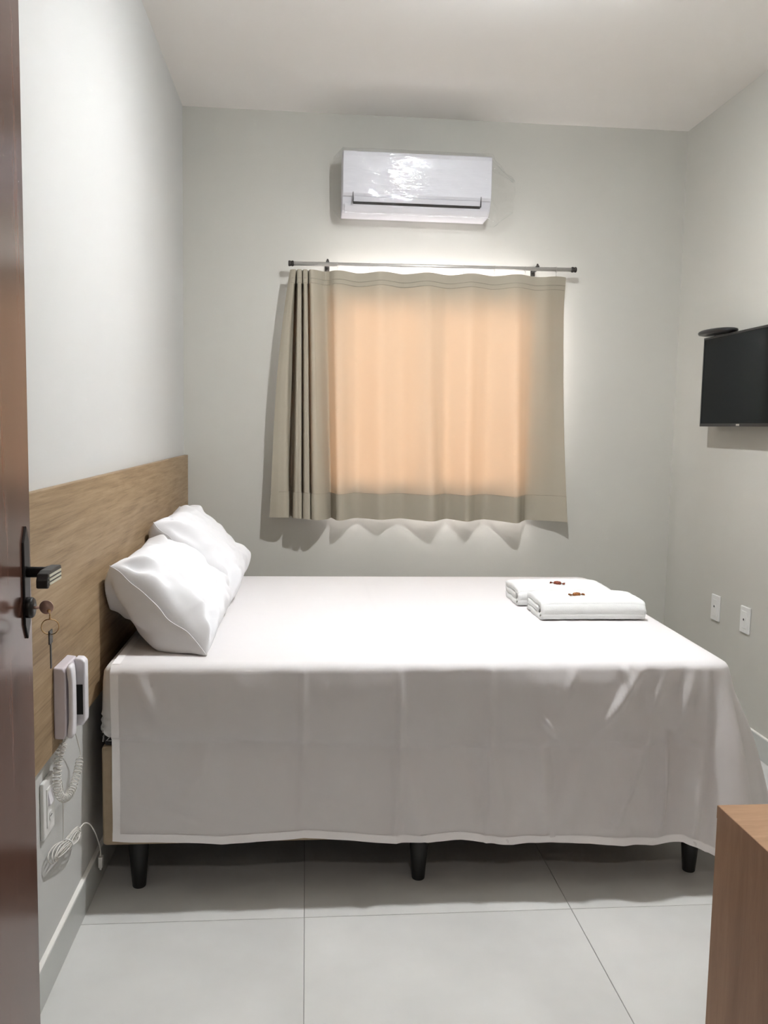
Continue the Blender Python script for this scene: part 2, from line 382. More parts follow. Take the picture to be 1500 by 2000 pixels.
fs = obj('fitted_sheet', bm, m_fitted, smooth=True)
tag(fs, 'white fitted sheet stretched over the mattress with gathered elastic edge', 'sheet')

# flat top sheet, hanging over the front, foot and rear edges
XL, YF, YB, ZT, RC = .076, 2.543, 4.10, .7185, .07
XR = 1.963
segs = []
def perim(p):      # arclength -> (x, y, nx, ny)
    a = XR-RC-XL; b = PI/2*RC; c = (YB-RC)-(YF+RC)
    if p < a: return XL+p, YF, 0, -1
    p -= a
    if p < b:
        t = p/RC; return XR-RC+RC*math.sin(t), YF+RC-RC*math.cos(t), math.sin(t), -math.cos(t)
    p -= b
    if p < c: return XR+.045*p/c, YF+RC+p, 1, 0
    p -= c
    if p < b:
        t = p/RC; return XR+.045-RC+RC*math.cos(t), YB-RC+RC*math.sin(t), math.cos(t), math.sin(t)
    p -= b; return XR+.045-RC-p, YB, 0, 1
PA = XR-RC-XL; PB = PA+PI/2*RC; PC = PB+(YB-YF-2*RC); PT = PC+PI/2*RC+(XR+.045-RC-XL)
HEM = [(0, .187), (.32, .172), (.565, .186), (.83, .158), (1.05, .170), (1.21, .149), (1.45, .151), (1.665, .128), (1.75, .150), (PA, .128), (PB, .075), (PB+.18, .10), (PB+.4, .15), (PC, .13), (PT, .17)]
def ridge(x, z, x0, z0, x1, z1, amp, w):
    dx, dz = x1-x0, z1-z0; l2 = dx*dx+dz*dz
    t = ((x-x0)*dx+(z-z0)*dz)/l2; tc = min(1, max(0, t))
    d = math.hypot(x-(x0+dx*tc), z-(z0+dz*tc))
    return amp*math.exp(-(d/w)**2)*(math.sin(PI*min(1, max(0.04, tc)))**.5 if 0 <= t <= 1 else .3)
RIDGES = [(.638, .70, .632, .20, .0035, .010), (.928, .71, .925, .16, .006, .010), (1.205, .71, 1.20, .16, .006, .011),
          (1.672, .695, 1.535, .50, .013, .016), (1.84, .70, 1.80, .49, .010, .018), (1.76, .70, 1.69, .50, .006, .02),
          (1.705, .50, 1.60, .20, .013, .022), (1.768, .49, 1.758, .17, .013, .012), (1.362, .49, 1.385, .18, .010, .025),
          (1.50, .48, 1.42, .17, .008, .03), (1.875, .49, 1.845, .15, .011, .022), (1.46, .70, 1.44, .62, .008, .012),
          (1.62, .71, 1.64, .64, .007, .010), (.40, .60, .30, .25, .004, .05), (.80, .62, .70, .30, .005, .05), (.15, .69, .22, .55, .004, .02),
          (1.06, .66, 1.10, .25, .004, .05), (1.36, .56, 1.42, .49, .007, .015), (.93, .48, 1.0, .16, .006, .03), (1.21, .48, 1.26, .16, .006, .03)]
def sheet_pt(p, d, extra=0.):   # d: 0 at the top edge, 1 at the hem
    x, y, nx, ny = perim(p)
    zh = interp(HEM, p); z = lerp(ZT, zh, d); dd = (ZT-z)/.56
    off = .003
    if p < PA:
        zc = .50-.035*sstep(.3, 1.1, p)
        step = 2.0*sstep(zc+.012, zc-.012, z)
        off += .006*math.sin(min(1, dd/.4)*PI)-.012*step+.012*step*dd
        off += .010*math.exp(-((z-zc-.002*math.sin(x*7))/.0055)**2)*(.6+.4*math.sin(x*11+1))
        wgt = sstep(0, .12, dd)
        for r in RIDGES: off += (1.9 if r[1] > .6 and r[3] > .4 else 3.2)*ridge(x, z, *r)
        amp = .35+.65*sstep(.8, 1.6, p)
        off += wgt*amp*(.022*noise.noise((x*3.2, z*1.3, 2.))+.014*noise.noise((x*9+z*2, z*3.2, 7.))+.004*noise.noise((x*26+z*6, z*7, 3.)))
        off += amp*.012*dd*dd*math.sin(x*13+1.2*math.sin(x*4))
        cr = math.exp(-((z-zc-.006)/.025)**2)*sstep(.9, 1.35, p)
        off += cr*(.007*noise.noise((x*30, z*45, 1.))+.005*noise.noise((x*70, z*90, 1.)))
        off += .004*sstep(.03, 0, p)*math.sin(z*20)
    cd = p-(PA+PB)/2
    fl = math.exp(-(cd/.22)**2) if cd > 0 else math.exp(-(cd/.10)**2)
    off += fl*.02*dd
    if p > PA-.06:
        k = sstep(PA-.06, PA+.02, p)*dd
        q = p-PA
        gg = lambda c_, w_: math.exp(-((q-c_)/w_)**2)
        k2 = sstep(.03, .5, dd)**.7*dd**.5
        off += .15*dd**.75*gg(.115, .09 if q < .115 else .30)*sstep(-.03, .04, q)
        off += k2*(.055*gg(.035, .022)-.065*gg(.082, .018)+.060*gg(.150, .030)-.05*gg(.215, .022)+.12*gg(.33, .075)+.05*gg(.55, .05)+.06*gg(.75, .05))
        off += k*(.05+.03*math.sin(q*8))*sstep(.1, .5, q)*sstep(PT, PC, p)
        off += k*.010*noise.noise((q*5, z*3, 4))
    off = max(off, -.006)
    rr = .02
    if d < .0001: return Vector((x-nx*rr, y-ny*rr, ZT))
    if ZT-z < rr:
        a = math.acos(max(-1, min(1, 1-(ZT-z)/rr)))
        off2 = -rr+rr*math.sin(a)+off*sstep(0, rr, ZT-z)
    else: off2 = off
    off2 += extra
    return Vector((x+nx*off2, y+ny*off2, z))
NP, NR = 620, 64
rows = [0, .012, .024, .036]+[lerp(.05, 1, k/(NR-5)) for k in range(NR-4)]
ring_t = [1.0, .93, .85, .75, .62, .48, .34, .2, .1, .03]
def top_pt(p, t):
    q = sheet_pt(p, 0); yc = 3.32
    s = Vector((min(q.x, 1.30), yc, ZT)); r = q.lerp(s, t); 
    r.z += (.0022*noise.noise((r.x*4, r.y*3, 1))+.002*math.exp(-((r.y-3.05-.02*r.x)/.01)**2)*sstep(.5, .9, r.x)+.0015*math.exp(-((r.x-.92)/.008)**2)+.0015*math.exp(-((r.x-1.2)/.008)**2)+.0022)*sstep(0, .12, t)
    return r
def sh(i, j):
    p = PT*i/(NP-1)
    if j < len(ring_t): return top_pt(p, ring_t[j])
    return sheet_pt(p, rows[j-len(ring_t)])
bm = gridm(NP, len(ring_t)+NR, sh)
sheet = obj('top_sheet', bm, m_sheet, smooth=True)
tag(sheet, 'white flat sheet spread over the bed, hanging creased down its front', 'sheet')
def hem_b(i, j):
    p = PT*i/(NP-1); drop = ZT-interp(HEM, p); return sheet_pt(p, 1-(.024-.025*j/2)/drop, .0016)
bm = gridm(NP, 3, hem_b); obj('hem', bm, m_hem, sheet, True)
bm = gridm(3, 60, lambda i, j: sheet_pt(.0005+.023*i/2, lerp(.045, .998, j/59), .0018)); obj('hem', bm, m_hem, sheet, True)

bm = gridm(3, 14, lambda i, j: top_pt(.0005+.023*i/2, .45*j/13)+Vector((0, 0, .0016))); obj('hem', bm, m_hem, sheet, True)

# ------------------------------------------------------------------ pillows
def pillow(y0, y1, foot_x, top, label, seed, tilt=0.):
    Ln = y1-y0
    a = Vector((foot_x, 0, .7265)); b = Vector(top); hv = (b-a); Ht = hv.length; hv.normalize()
    nv = Vector((hv.z, 0, -hv.x))      # faces the room (+x, up)
    if nv.x < 0: nv = -nv
    NU, NV = 72, 56
    def pt(i, j, side):
        u = -1+2*i/(NU-1); v = -1+2*j/(NV-1)
        uu = math.sin(u*PI/2)*.35+u*.65; vv = math.sin(v*PI/2)*.35+v*.65
        ex = Ln/2*uu*(1-.055*(1-vv*vv)*uu*uu); ez = Ht/2*vv*(1-.07*(1-uu*uu)*vv*vv)
        prof = max(0., (1-abs(uu)**5)*(1-abs(vv)**3.4))**.5
        th = (.100 if side > 0 else .125)*prof*((1-.22*vv) if side > 0 else (1+.25*vv))
        # radiating corner wrinkles
        wr = 0
        for su in (-1, 1):
            for sv in (-1, 1):
                dx, dz = (su-uu)*Ln/2, (sv-vv)*Ht/2; r = math.hypot(dx, dz)
                ang = math.atan2(abs(dz), abs(dx))
                wr += math.exp(-(r/.17)**2)*math.sin(ang*8+seed+su+2*sv)*.014*min(1, r/.05)
        nz = noise.noise((uu*2.2+seed, vv*2.0, side*3.+seed)); n2 = noise.noise((uu*7+seed, vv*4, side*5.)); n3 = noise.noise((uu*4+vv*1.5+seed*3, vv*2-uu, side*2.))
        th += side*0+(1.5*wr+.022*nz+.012*n2+.016*(.25-abs(n3)))*min(1, prof*1.6)
        # long soft folds along the upper edge
        th += .009*math.sin(uu*11+seed*2+vv*2)*sstep(.35, .85, vv)*min(1, prof*2)
        wob = .012*noise.noise((uu*3+seed, vv*3, 9.))*(1-prof)
        cur = .008*sstep(.3, 1, vv)      # top edge slumps towards the panel
        P = a+hv*(ez+Ht/2)+nv*(side*max(th, .0008)+wob-cur)
        P.y = (y0+y1)/2+ex+tilt*vv
        if P.x < .030: P.x = .030+(.030-P.x)*.02
        lim = .7225
        if P.z < lim: P.z = lim+(lim-P.z)*.02
        return P
    root = thing('pillow', label, 'pillow', (foot_x, (y0+y1)/2, .7205), 'white bed pillows'); L = root.location
    bm = bmesh.new(); gridm(NU, NV, lambda i, j: pt(i, j, 1), bm=bm); gridm(NU, NV, lambda i, j: pt(i, j, -1), bm=bm)
    bmesh.ops.remove_doubles(bm, verts=bm.verts[:], dist=.0022)
    put(obj('pillowcase', bm, m_pillow, smooth=True, sub=1), root, L)
    pts = [pt(0, j, 1)*.5+pt(0, j, -1)*.5+Vector((0, -.001, 0)) for j in range(0, NV)]
    put(obj('side_seam', tube(pts, .0014, 6), m_pillow, smooth=True), root, L)
    return root
pillow(2.640, 3.300, .345, (.056, 0, 1.000), 'nearer white pillow leaning on the headboard at the bed front', 1.3, .01)
pillow(3.375, 4.055, .350, (.066, 0, 1.055), 'farther white pillow leaning on the headboard beside the back wall', 5.1, .0)

# ------------------------------------------------------------------ towels and sweets
def towel(x0, x1, y0, dpt, hgt, label, seed):
    th = hgt/3.2
    path = [(dpt*.97, th*.5), (th*.9, th*.5), (th*.35, th*1.0), (th*.15, hgt*.5), (th*.4, hgt-th*.95), (th*1.0, hgt-th*.5), (dpt*.5, hgt-th*.42),
            (dpt-th*1.0, hgt-th*.5), (dpt-th*.4, hgt-th*1.0), (dpt-th*.6, hgt*.5+th*.1), (dpt-th*1.4, hgt*.5), (th*2.0, hgt*.5)]
    sp = spline([(0, q[0], q[1]) for q in path], 6); N = len(sp); half = th*.47
    prof = []
    for sgn, order in ((1, range(N)), (-1, range(N-1, -1, -1))):
        for i in order:
            t = (sp[min(N-1, i+1)]-sp[max(0, i-1)]).normalized(); n = Vector((0, -t.z, t.y)); prof.append(sp[i]+n*half*sgn)
    NX = 40; K = len(prof)
    def f(i, j):
        s = i/(NX-1); x = lerp(x0, x1, s)+.006*noise.noise((prof[j % K].y*20, prof[j % K].z*40, seed))*(1 if i in (0, NX-1) else .3)
        q = prof[j % K]; e = 1-.10*(abs(2*s-1)**8)
        sag = .004*noise.noise((x*9, q.y*8, seed))
        fl = .0012*noise.noise((x*90, q.y*90, q.z*90+seed))
        return (x, y0+dpt/2+(q.y-dpt/2)*(1+fl*6), ZT+.0045+max(.0, q.z*e+sag*(q.z/hgt)+fl))
    bm = bmesh.new(); V = [[bm.verts.new(f(i, j)) for j in range(K)] for i in range(NX)]
    for i in range(NX-1):
        for j in range(K): bm.faces.new((V[i][j], V[i][(j+1) % K], V[i+1][(j+1) % K], V[i+1][j]))
    for i in (0, NX-1):       # end caps as quads between the two sides of the strip
        for j in range(N-1): bm.faces.new((V[i][j], V[i][j+1], V[i][K-2-j], V[i][K-1-j]))
    root = thing('towel', label, 'towel', ((x0+x1)/2, y0+dpt/2, ZT), 'folded white towels on the bed'); L = root.location
    put(obj('terry_cloth', bm, m_towel, smooth=True), root, L)
    # woven border band across the visible end
    bm = bmesh.new()
    for k in range(3):
        xx = lerp(x0, x1, .70+.07*k)
        pts = [(xx+.005*math.sin(q), y0-.0005, ZT+.012+hgt*.5*q/6) for q in range(7)]
        tube(pts, .0016, 5, bm)
    put(obj('woven_border', bm, m_towel, smooth=True), root, L)
towel(1.515, 1.912, 3.115, .215, .078, 'nearer folded white towel at the bed foot, topped by a sweet', 2.)
towel(1.490, 1.872, 3.375, .225, .075, 'farther folded white towel behind the other on the bed', 6.)
def sweet(loc, ang, m, label):
    root = thing('wrapped_sweet', label, 'sweet', loc, 'wrapped sweets on the towels')
    root.rotation_euler = (0, 0, ang)
    obj('sweet_body', lathe([(.003, -.016), (.0075, -.012), (.009, 0), (.0075, .012), (.003, .016)], 'x', (0, 0, .0085), 14), m, root, True)
    for s in (-1, 1):
        bm = bmesh.new(); V = []
        for k in range(9):
            a = -1+2*k/8
            V.append((bm.verts.new((s*.0155, a*.002, .0085)), bm.verts.new((s*.030, a*.010, .0085+.003*(1 if k % 2 else -1)))))
        for q, w in zip(V, V[1:]): bm.faces.new((q[0], w[0], w[1], q[1]))
        o = obj('twist_end', bm, m, root); so = o.modifiers.new('t', 'SOLIDIFY'); so.thickness = .0006
sweet((1.668, 3.185, ZT+.0800), .15, m_wrap2, 'red and gold wrapped sweet on the nearer towel')
sweet((1.668, 3.440, ZT+.0775), -.45, m_wrap, 'dark brown wrapped sweet on the farther towel')

# ------------------------------------------------------------------ curtain and rod
def xt(px): return .550+(px-567)/536*1.424
def xb(px): return .443+(px-523)/585*1.596
CP = [(567, 523, .120), (572, 540, .132), (577, 557, .128), (578.5, 561, .045), (580, 569, .045), (581, 572, .128), (584, 579, .140), (588, 586.5, .130), (589.5, 588, .05), (590.5, 589.5, .05),
      (592, 591, .128), (595, 597, .140), (599, 602.5, .130), (600.5, 604, .05), (602, 605.5, .05), (603.5, 607, .128), (609, 618, .140), (618, 632, .122),
      (632, 644, .082), (641, 650, .088), (650, 657, .122), (662, 668, .130), (678, 682, .112), (694, 697, .088), (716, 718, .100), (738, 740, .124)]
CPB = {567: .112, 572: .125, 577: .120, 581: .14, 584: .155, 588: .150, 592: .15, 595: .165, 599: .155, 603.5: .150, 609: .160, 618: .110, 632: .035, 641: .075, 650: .125, 662: .11, 678: .055, 694: .030, 716: .055, 738: .085}
CP = [(a, b, d, CPB.get(a, d)) for a, b, d in CP]
for a, b, d, e in ((760, 761, .105, .055), (782, 783, .088, .034), (805, 812, .108, .08), (828, 840, .124, .115), (850, 857, .104, .065), (872, 873, .088, .030), (895, 893, .106, .075), (916, 909, .122, .112), (938, 928, .104, .06),
                   (960, 950, .088, .028), (983, 978, .106, .085), (1006, 1003, .124, .145), (1026, 1020, .108, .075), (1046, 1034, .090, .028), (1070, 1065, .090, .045), (1090, 1090, .062, .062), (1111, 1110, .034, .095)):
    CP.append((a, b, d, e))
ZB = lambda f: lerp(.950, .945, f)
SP_t = spline([(xt(a), d, 0) for a, b, d, e in CP], 8); SP_b = spline([(xb(b), e, 0) for a, b, d, e in CP], 8)
NC = len(SP_t)
def cur_pt(i, s, push=0.):       # s: 0 top .. 1 hem
    a, b = SP_t[i], SP_b[i]; f = (a.x-.55)/1.424
    w = s**.85 if i < 130 else s
    x = lerp(a.x, b.x, w); d = lerp(a.y, b.y, s)
    x += .012*math.sin(s*PI*1.3)*(-1 if i < 20 else 0)+(-.012*math.sin(s*PI)*sstep(.9, 1.0, f))
    d = .105+(d-.105)*(lerp(.6, 1.0, sstep(0, .12, s)) if f > .12 else 1)
    d += .006*noise.noise((x*6, s*2.5, 3))*sstep(.1, .4, s)+.004*noise.noise((x*3, s*6, 8))*sstep(.5, 1, s)
    zt = lerp(2.214, 2.232, f)-(.0045*(1-math.cos((a.x-.79)/.1169*PI)) if f > .14 else .002)
    zb = ZB(f)-.010*sstep(.02, .10, f)-.06*(d-.075)*(f > .1)+.012*sstep(.0, .03, f)*0+.008*sstep(.93, 1, f)*0
    n = Vector((0, -1))
    if 0 < i < NC-1:
        q = lerp(SP_t[i+1].x-SP_t[i-1].x, SP_b[i+1].x-SP_b[i-1].x, s); r = lerp(SP_t[i+1].y-SP_t[i-1].y, SP_b[i+1].y-SP_b[i-1].y, s)
        l = math.hypot(q, r) or 1; n = Vector((r/l, q/l))
    return Vector((x-n.x*push, D-d+n.y*push, lerp(zt, zb, s)))
NS = 44
cur = obj('curtain', gridm(NC, NS, lambda i, j: cur_pt(i, j/(NS-1))), m_curtain, smooth=True)
tag(cur, 'beige cloth curtain drawn across the window, pleats bunched at one side', 'curtain')
obj('hem', gridm(NC, 8, lambda i, j: cur_pt(i, lerp(.893, 1.0, j/7), .003)), m_curtain_hem, cur, True)
obj('header_tape', gridm(NC, 5, lambda i, j: cur_pt(i, lerp(.002, .055, j/4), .003)), m_curtain_hem, cur, True)
for s, w in ((.034, .0013), (.052, .0013), (.893, .0010)):
    obj('stitch_line', tube([cur_pt(i, s, -w*.3) for i in range(8, NC, 2)], w, 5), m_stitch, cur, True)
RZ0, RZ1 = 2.247, 2.264
rod = thing('curtain_rod', 'thin steel curtain rod on two small brackets above the window', 'curtain rod', (1.29, D-.10, 2.255)); L = rod.location
put(obj('rod', tube([(.556, D-.100, RZ0), (2.022, D-.100, RZ1)], .0105, 16), m_chrome, smooth=True), rod, L)
for x, z, s in ((.553, RZ0, -1), (2.025, RZ1, 1)):
    put(obj('finial', lathe([(.0125, x-.013), (.0145, x-.010), (.0145, x-.003), (.0125, x-.001), (.0125, x+.003), (.0145, x+.005), (.0145, x+.011), (.0120, x+.014)], 'x', (0, D-.100, z), 18), m_dark_metal, smooth=True), rod, L)
for x in (.739, 1.831):
    z = lerp(RZ0, RZ1, (x-.556)/1.466)
    br = put(obj('bracket', boxes(((x-.008, D-.110, z+.0095), (x+.008, D-.088, z+.016)), ((x-.006, D-.092, z-.006), (x+.006, D-.001, z+.006)), ((x-.012, D-.006, z-.022), (x+.012, D-.0005, z+.022))), m_dark_metal, bevel=.001), rod, L)
    put(obj('screw', lathe([(.006, z+.016), (.006, z+.020), (.0035, z+.026)], 'z', (x, D-.100, 0), 12), m_dark_metal), br, (0, 0, 0))
for k in range(8):
    x = .79+k*.163; z = lerp(RZ0, RZ1, (x-.556)/1.466)
    ring = [(x, D-.100+.0125*math.cos(a), z-.001+.0135*math.sin(a)) for a in [2*PI*q/18 for q in range(18)]]
    bm = tube(ring, .0011, 6, closed=True); tube([(x, D-.100, z-.0145), (x, D-.102, z-.036)], .0012, 6, bm)
    put(obj('curtain_hook', bm, m_chrome, smooth=True), rod, L)

# ------------------------------------------------------------------ air conditioner in its plastic film
AX0, AX1 = .806, 1.556
ac = thing('air_conditioner', 'white split air conditioner high on the back wall above the curtain', 'air conditioner', ((AX0+AX1)/2, D, 2.50)); L = ac.location
def yw(pts): return [(D-d, z) for d, z in pts]
put(obj('housing', prism(yw([(.001, 2.786), (.185, 2.786), (.193, 2.780), (.193, 2.572), (.178, 2.530), (.150, 2.508), (.120, 2.500), (.001, 2.500)]), 'x', AX0, AX1), m_ac, bevel=.006, seg=3), ac, L)
fp = [(.1935, 2.786), (.206, 2.780), (.210, 2.76), (.211, 2.66), (.208, 2.580), (.200, 2.566), (.1935, 2.566)]
put(obj('front_panel', prism(yw(fp), 'x', AX0+.002, AX1-.002), m_ac, bevel=.003, seg=2), ac, L)
put(obj('air_slot', prism(yw([(.1895, 2.560), (.1985, 2.553), (.1905, 2.531), (.1745, 2.527)]), 'x', AX0+.055, AX1-.055), m_ac_dark), ac, L)
put(obj('louver', prism(yw([(.198, 2.5665), (.206, 2.564), (.199, 2.5425), (.193, 2.5425)]), 'x', AX0+.056, AX1-.056), m_ac, bevel=.0015), ac, L)
put(obj('lower_lip', prism(yw([(.170, 2.5265), (.190, 2.5330), (.186, 2.522), (.160, 2.504), (.135, 2.498), (.120, 2.4995), (.150, 2.507)]), 'x', AX0+.012, AX1-.012), m_ac, bevel=.002), ac, L)
for x in (AX0+.052, AX1-.055): put(obj('panel_seam', boxes(((x, D-.2115, 2.535), (x+.0025, D-.199, 2.585))), m_ac_dark), ac, L)
# film: loose transparent bag around it
FP = [(.012, 2.800), (.10, 2.803), (.190, 2.800), (.219, 2.785), (.226, 2.745), (.221, 2.66), (.2145, 2.59), (.205, 2.535), (.170, 2.492), (.10, 2.485), (.012, 2.490)]
FS = spline([(d, z, 0) for d, z in FP], 7)
xs = [.762, .770, .782, .796]+[lerp(.806, 1.556, k/46) for k in range(47)]+[1.566, 1.582, 1.602, 1.625, 1.648, 1.668, 1.684, 1.693]
def film(i, j):
    x = xs[i]; p = FS[j]; d, z = p.x, p.y
    c = .004*noise.noise((x*7, z*28, d*10))+.003*noise.noise((x*16+z*40, z*30, 5))
    d += c if d > .03 else 0; z += .4*c
    if x > 1.556:
        t = (x-1.556)/(1.693-1.556); top = lerp(2.795, 2.695, t**.9); bot = lerp(2.487, 2.545, max(0, t-.45)/.55) if t > .45 else lerp(2.487, 2.462, t/.45)
        zn = (p.y-2.485)/(2.803-2.485); z = lerp(bot, top, zn); k = 1-t
        d = .10+(p.x-.10)*(.1+.9*k)+.030*noise.noise((x*24, z*20, p.x*20))
        x += .012*noise.noise((z*20, p.x*20, 1))
    elif x < .806:
        t = (.806-x)/(.806-.762); z = lerp(p.y, 2.66+(p.y-2.66)*.8, t); d = .10+(p.x-.10)*(1-.75*t)
    return (x, D-max(.004, d), z)
bm = gridm(len(xs), len(FS), film)
fl = obj('plastic_film', bm, m_film, smooth=True)
tag(fl, 'crinkled clear plastic film still wrapped around the air conditioner', 'plastic wrap')

# ------------------------------------------------------------------ television, antenna, right-wall plates
TX = 2.561
tv = thing('television', 'black flat television mounted on the right wall', 'television', (W, 3.77, 1.66)); L = tv.location
TY0, TY1, TZ0, TZ1 = 3.385, 4.140, 1.458, 1.884
put(obj('tv_case', boxes(((TX+.004, TY0, TZ0), (TX+.034, TY1, TZ1))), m_tv, bevel=.004), tv, L)
put(obj('tv_back', boxes(((TX+.034, TY0+.10, TZ0+.02), (TX+.058, TY1-.10, TZ0+.28))), m_tv, bevel=.008), tv, L)
fr = boxes(((TX, TY0, TZ0), (TX+.004, TY0+.010, TZ1)), ((TX, TY1-.010, TZ0), (TX+.004, TY1, TZ1)), ((TX, TY0+.010, TZ1-.010), (TX+.004, TY1-.010, TZ1)), ((TX, TY0+.010, TZ0), (TX+.004, TY1-.010, TZ0+.014)))
put(obj('bezel', fr, m_tv), tv, L)
put(obj('screen', boxes(((TX+.0015, TY0+.010, TZ0+.014), (TX+.0042, TY1-.010, TZ1-.010))), m_screen), tv, L)
put(obj('maker_badge', boxes(((TX-.0008, 3.745, TZ0+.003), (TX+.0005, 3.775, TZ0+.011))), m_chrome), tv, L)
put(obj('wall_bracket', boxes(((TX+.058, 3.67, TZ0+.06), (W-.001, 3.87, TZ0+.24))), m_dark_metal), tv, L)
an = thing('indoor_antenna', 'flat rounded black box perched on top of the television', 'antenna', (2.572, 4.0, TZ1)); L = an.location
bm = bmesh.new(); N = 40; rings = []
for h, s in ((0, .80), (.004, .95), (.012, 1.0), (.019, .97), (.024, .84), (.026, .60)):
    rings.append([bm.verts.new((2.565+.060*s*(abs(math.cos(a))**.8)*math.copysign(1, math.cos(a)), 4.010+.155*s*math.sin(a), TZ1+.0045+h+.02*(.155*s*math.sin(a)))) for a in [2*PI*k/N for k in range(N)]])
for a, b in zip(rings, rings[1:]):
    for k in range(N): bm.faces.new((a[k], a[(k+1) % N], b[(k+1) % N], b[k]))
bm.faces.new(rings[0]); bm.faces.new(rings[-1])
put(obj('shell', bm, m_tv, smooth=True, bevel=.001), an, L)
put(obj('foot', boxes(((2.568, 3.95, TZ1+.0003), (2.590, 4.05, TZ1+.006))), m_tv), an, L)
def wall_plate(y0, y1, z0, z1, hz, label, hr):
    r = thing('outlet_plate', label, 'outlet', (W, (y0+y1)/2, z0), 'outlet plates on the right wall'); L = r.location
    put(obj('cover', boxes(((W-.009, y0, z0), (W-.0003, y1, z1))), m_plate, bevel=.003, seg=3), r, L)
    put(obj('insert', boxes(((W-.0115, y0+.020, z0+.022), (W-.0088, y1-.020, z1-.022))), m_plate, bevel=.001), r, L)
    put(obj('socket', lathe([(hr+.004, W-.0135), (hr+.004, W-.011)], 'x', (0, (y0+y1)/2, hz), 18), m_plate), r, L)
    put(obj('socket_hole', lathe([(hr, W-.0138), (hr, W-.0125)], 'x', (0, (y0+y1)/2, hz), 16), m_hole), r, L)
wall_plate(4.000, 4.084, .512, .638, .582, 'white outlet plate on the right wall nearer the back corner', .0055)
wall_plate(3.710, 3.794, .518, .640, .581, 'white outlet plate on the right wall farther from the back corner', .0055)

# ------------------------------------------------------------------ telephone, cords and outlet on the left wall
PY0, PY1, PZ0, PZ1 = 2.160, 2.288, .638, .822
ph = thing('wall_telephone', 'white wall telephone on the headboard edge with coiled and bundled cords', 'telephone', (.022, 2.22, .64)); L = ph.location
bp = [(.0222, PZ0+.002), (.046, PZ0), (.052, PZ0+.010), (.052, PZ1-.014), (.046, PZ1-.003), (.0222, PZ1)]
put(obj('phone_base', prism(bp, 'y', PY0, PY1), m_phone, bevel=.004, seg=3), ph, L)
put(obj('cradle_slot_shade', boxes(((.0516, PY0+.048, PZ0+.012), (.0526, PY1-.032, PZ1-.030)), ((.0516, PY1-.0380, PZ0+.035), (.0705, PY1-.0355, PZ1-.070))), m_hole), ph, L)  # black strips paint the slot's shade between handset and far border
put(obj('far_border', prism([(.050, PZ0+.002), (.068, PZ0+.004), (.077, PZ0+.016), (.077, PZ1-.012), (.068, PZ1-.002), (.050, PZ1-.001)], 'y', PY1-.036, PY1-.001), m_phone_light, bevel=.005, seg=3), ph, L)
def hs(i, j):
    t = i/30; z = lerp(PZ0+.001, PZ1+.003, t); e = abs(2*t-1)
    d0 = .0525+.003*(1-sstep(.45, .8, e)); d1 = .0700-.004*e**4
    yc = PY0+.0215; hw = .0195-.003*(1-sstep(.5, .85, e)); a = 2*PI*j/20
    ca, sa = math.cos(a), math.sin(a)
    cx = math.copysign(abs(ca)**.55, ca); cy = math.copysign(abs(sa)**.55, sa)
    k = 1-.35*max(0, (e-.93)/.07)
    return ((d0+d1)/2+(d1-d0)/2*cx*k, yc+hw*cy*k, z)
bm = gridm(31, 21, hs); bmesh.ops.remove_doubles(bm, verts=bm.verts[:], dist=.0002); bmesh.ops.holes_fill(bm, edges=bm.edges[:], sides=40)
put(obj('handset', bm, m_phone_light, smooth=True), ph, L)
# coiled handset cord: helix round a U-shaped drop
drop = spline([(.030, 2.205, .620), (.020, 2.190, .585), (.018, 2.172, .535), (.018, 2.185, .490), (.020, 2.235, .455), (.022, 2.295, .455), (.022, 2.350, .480), (.022, 2.385, .512)], 24)
bm = bmesh.new(); pts = []; n = len(drop); turns = 34
for i in range(n*6):
    f = i/(n*6-1)*(n-1); k = min(n-2, int(f)); p = drop[k].lerp(drop[k+1], f-k); t = (drop[min(n-1, k+1)]-drop[k]).normalized()
    e1 = Vector((1, 0, 0)); e1 = (e1-t*e1.dot(t)).normalized(); e2 = t.cross(e1); a = 2*PI*turns*i/(n*6-1)
    g = min(1, i/40, (n*6-1-i)/40)
    pts.append(p+(e1*math.cos(a)+e2*math.sin(a))*.0095*g+Vector((.006, 0, 0)))
tube(pts, .0016, 5, bm)
tube([pts[0]]+[(.036, 2.208, .632), (.045, 2.206, .640)], .0016, 6, bm)
tube(spline([pts[-1], (.028, 2.378, .530), (.032, 2.33, .585), (.040, 2.265, .638)], 8), .0016, 6, bm)
put(obj('coiled_cord', bm, m_cord, smooth=True), ph, L)
lc = spline([(.034, 2.228, .640), (.016, 2.238, .585), (.012, 2.236, .53), (.013, 2.262, .47), (.012, 2.265, .40), (.012, 2.262, .345), (.014, 2.250, .318)], 8)
bm = tube(lc, .0016, 6)
def loop(wd, ln, ox, ph0):      # one long loop of the tied bundle, on the wall plane
    c = Vector((.014+ox, 2.262, .318)); ax = Vector((0, .98, -.20)).normalized(); bx = Vector((0, .20, .98)).normalized(); out = []
    for k in range(49):
        a = 2*PI*k/48; r = math.cos(a); s_ = math.sin(a)*(.25+.75*abs(r)**.8)
        out.append(c+ax*ln*r+bx*wd*s_+Vector((.004*math.sin(a*2+ph0), 0, 0)))
    return out
for q in range(5): tube(loop(.030-.0035*q, .145-.010*q, .0035*q, q), .0018, 5, bm, closed=True)
tail = spline([(.020, 2.385, .300), (.024, 2.430, .296), (.026, 2.490, .262), (.026, 2.555, .200), (.027, 2.595, .140), (.027, 2.603, .108)], 10)
tube(tail, .0020, 6, bm)
lcord = put(obj('line_cord', bm, m_cord, smooth=True), ph, L)
put(obj('cord_tie', tube([(.021+.014*math.cos(a), 2.262+.002*math.sin(a), .318-.014*math.sin(a)) for a in [2*PI*k/20 for k in range(20)]], .0022, 6, closed=True), m_plate, smooth=True), lcord, (0, 0, 0))
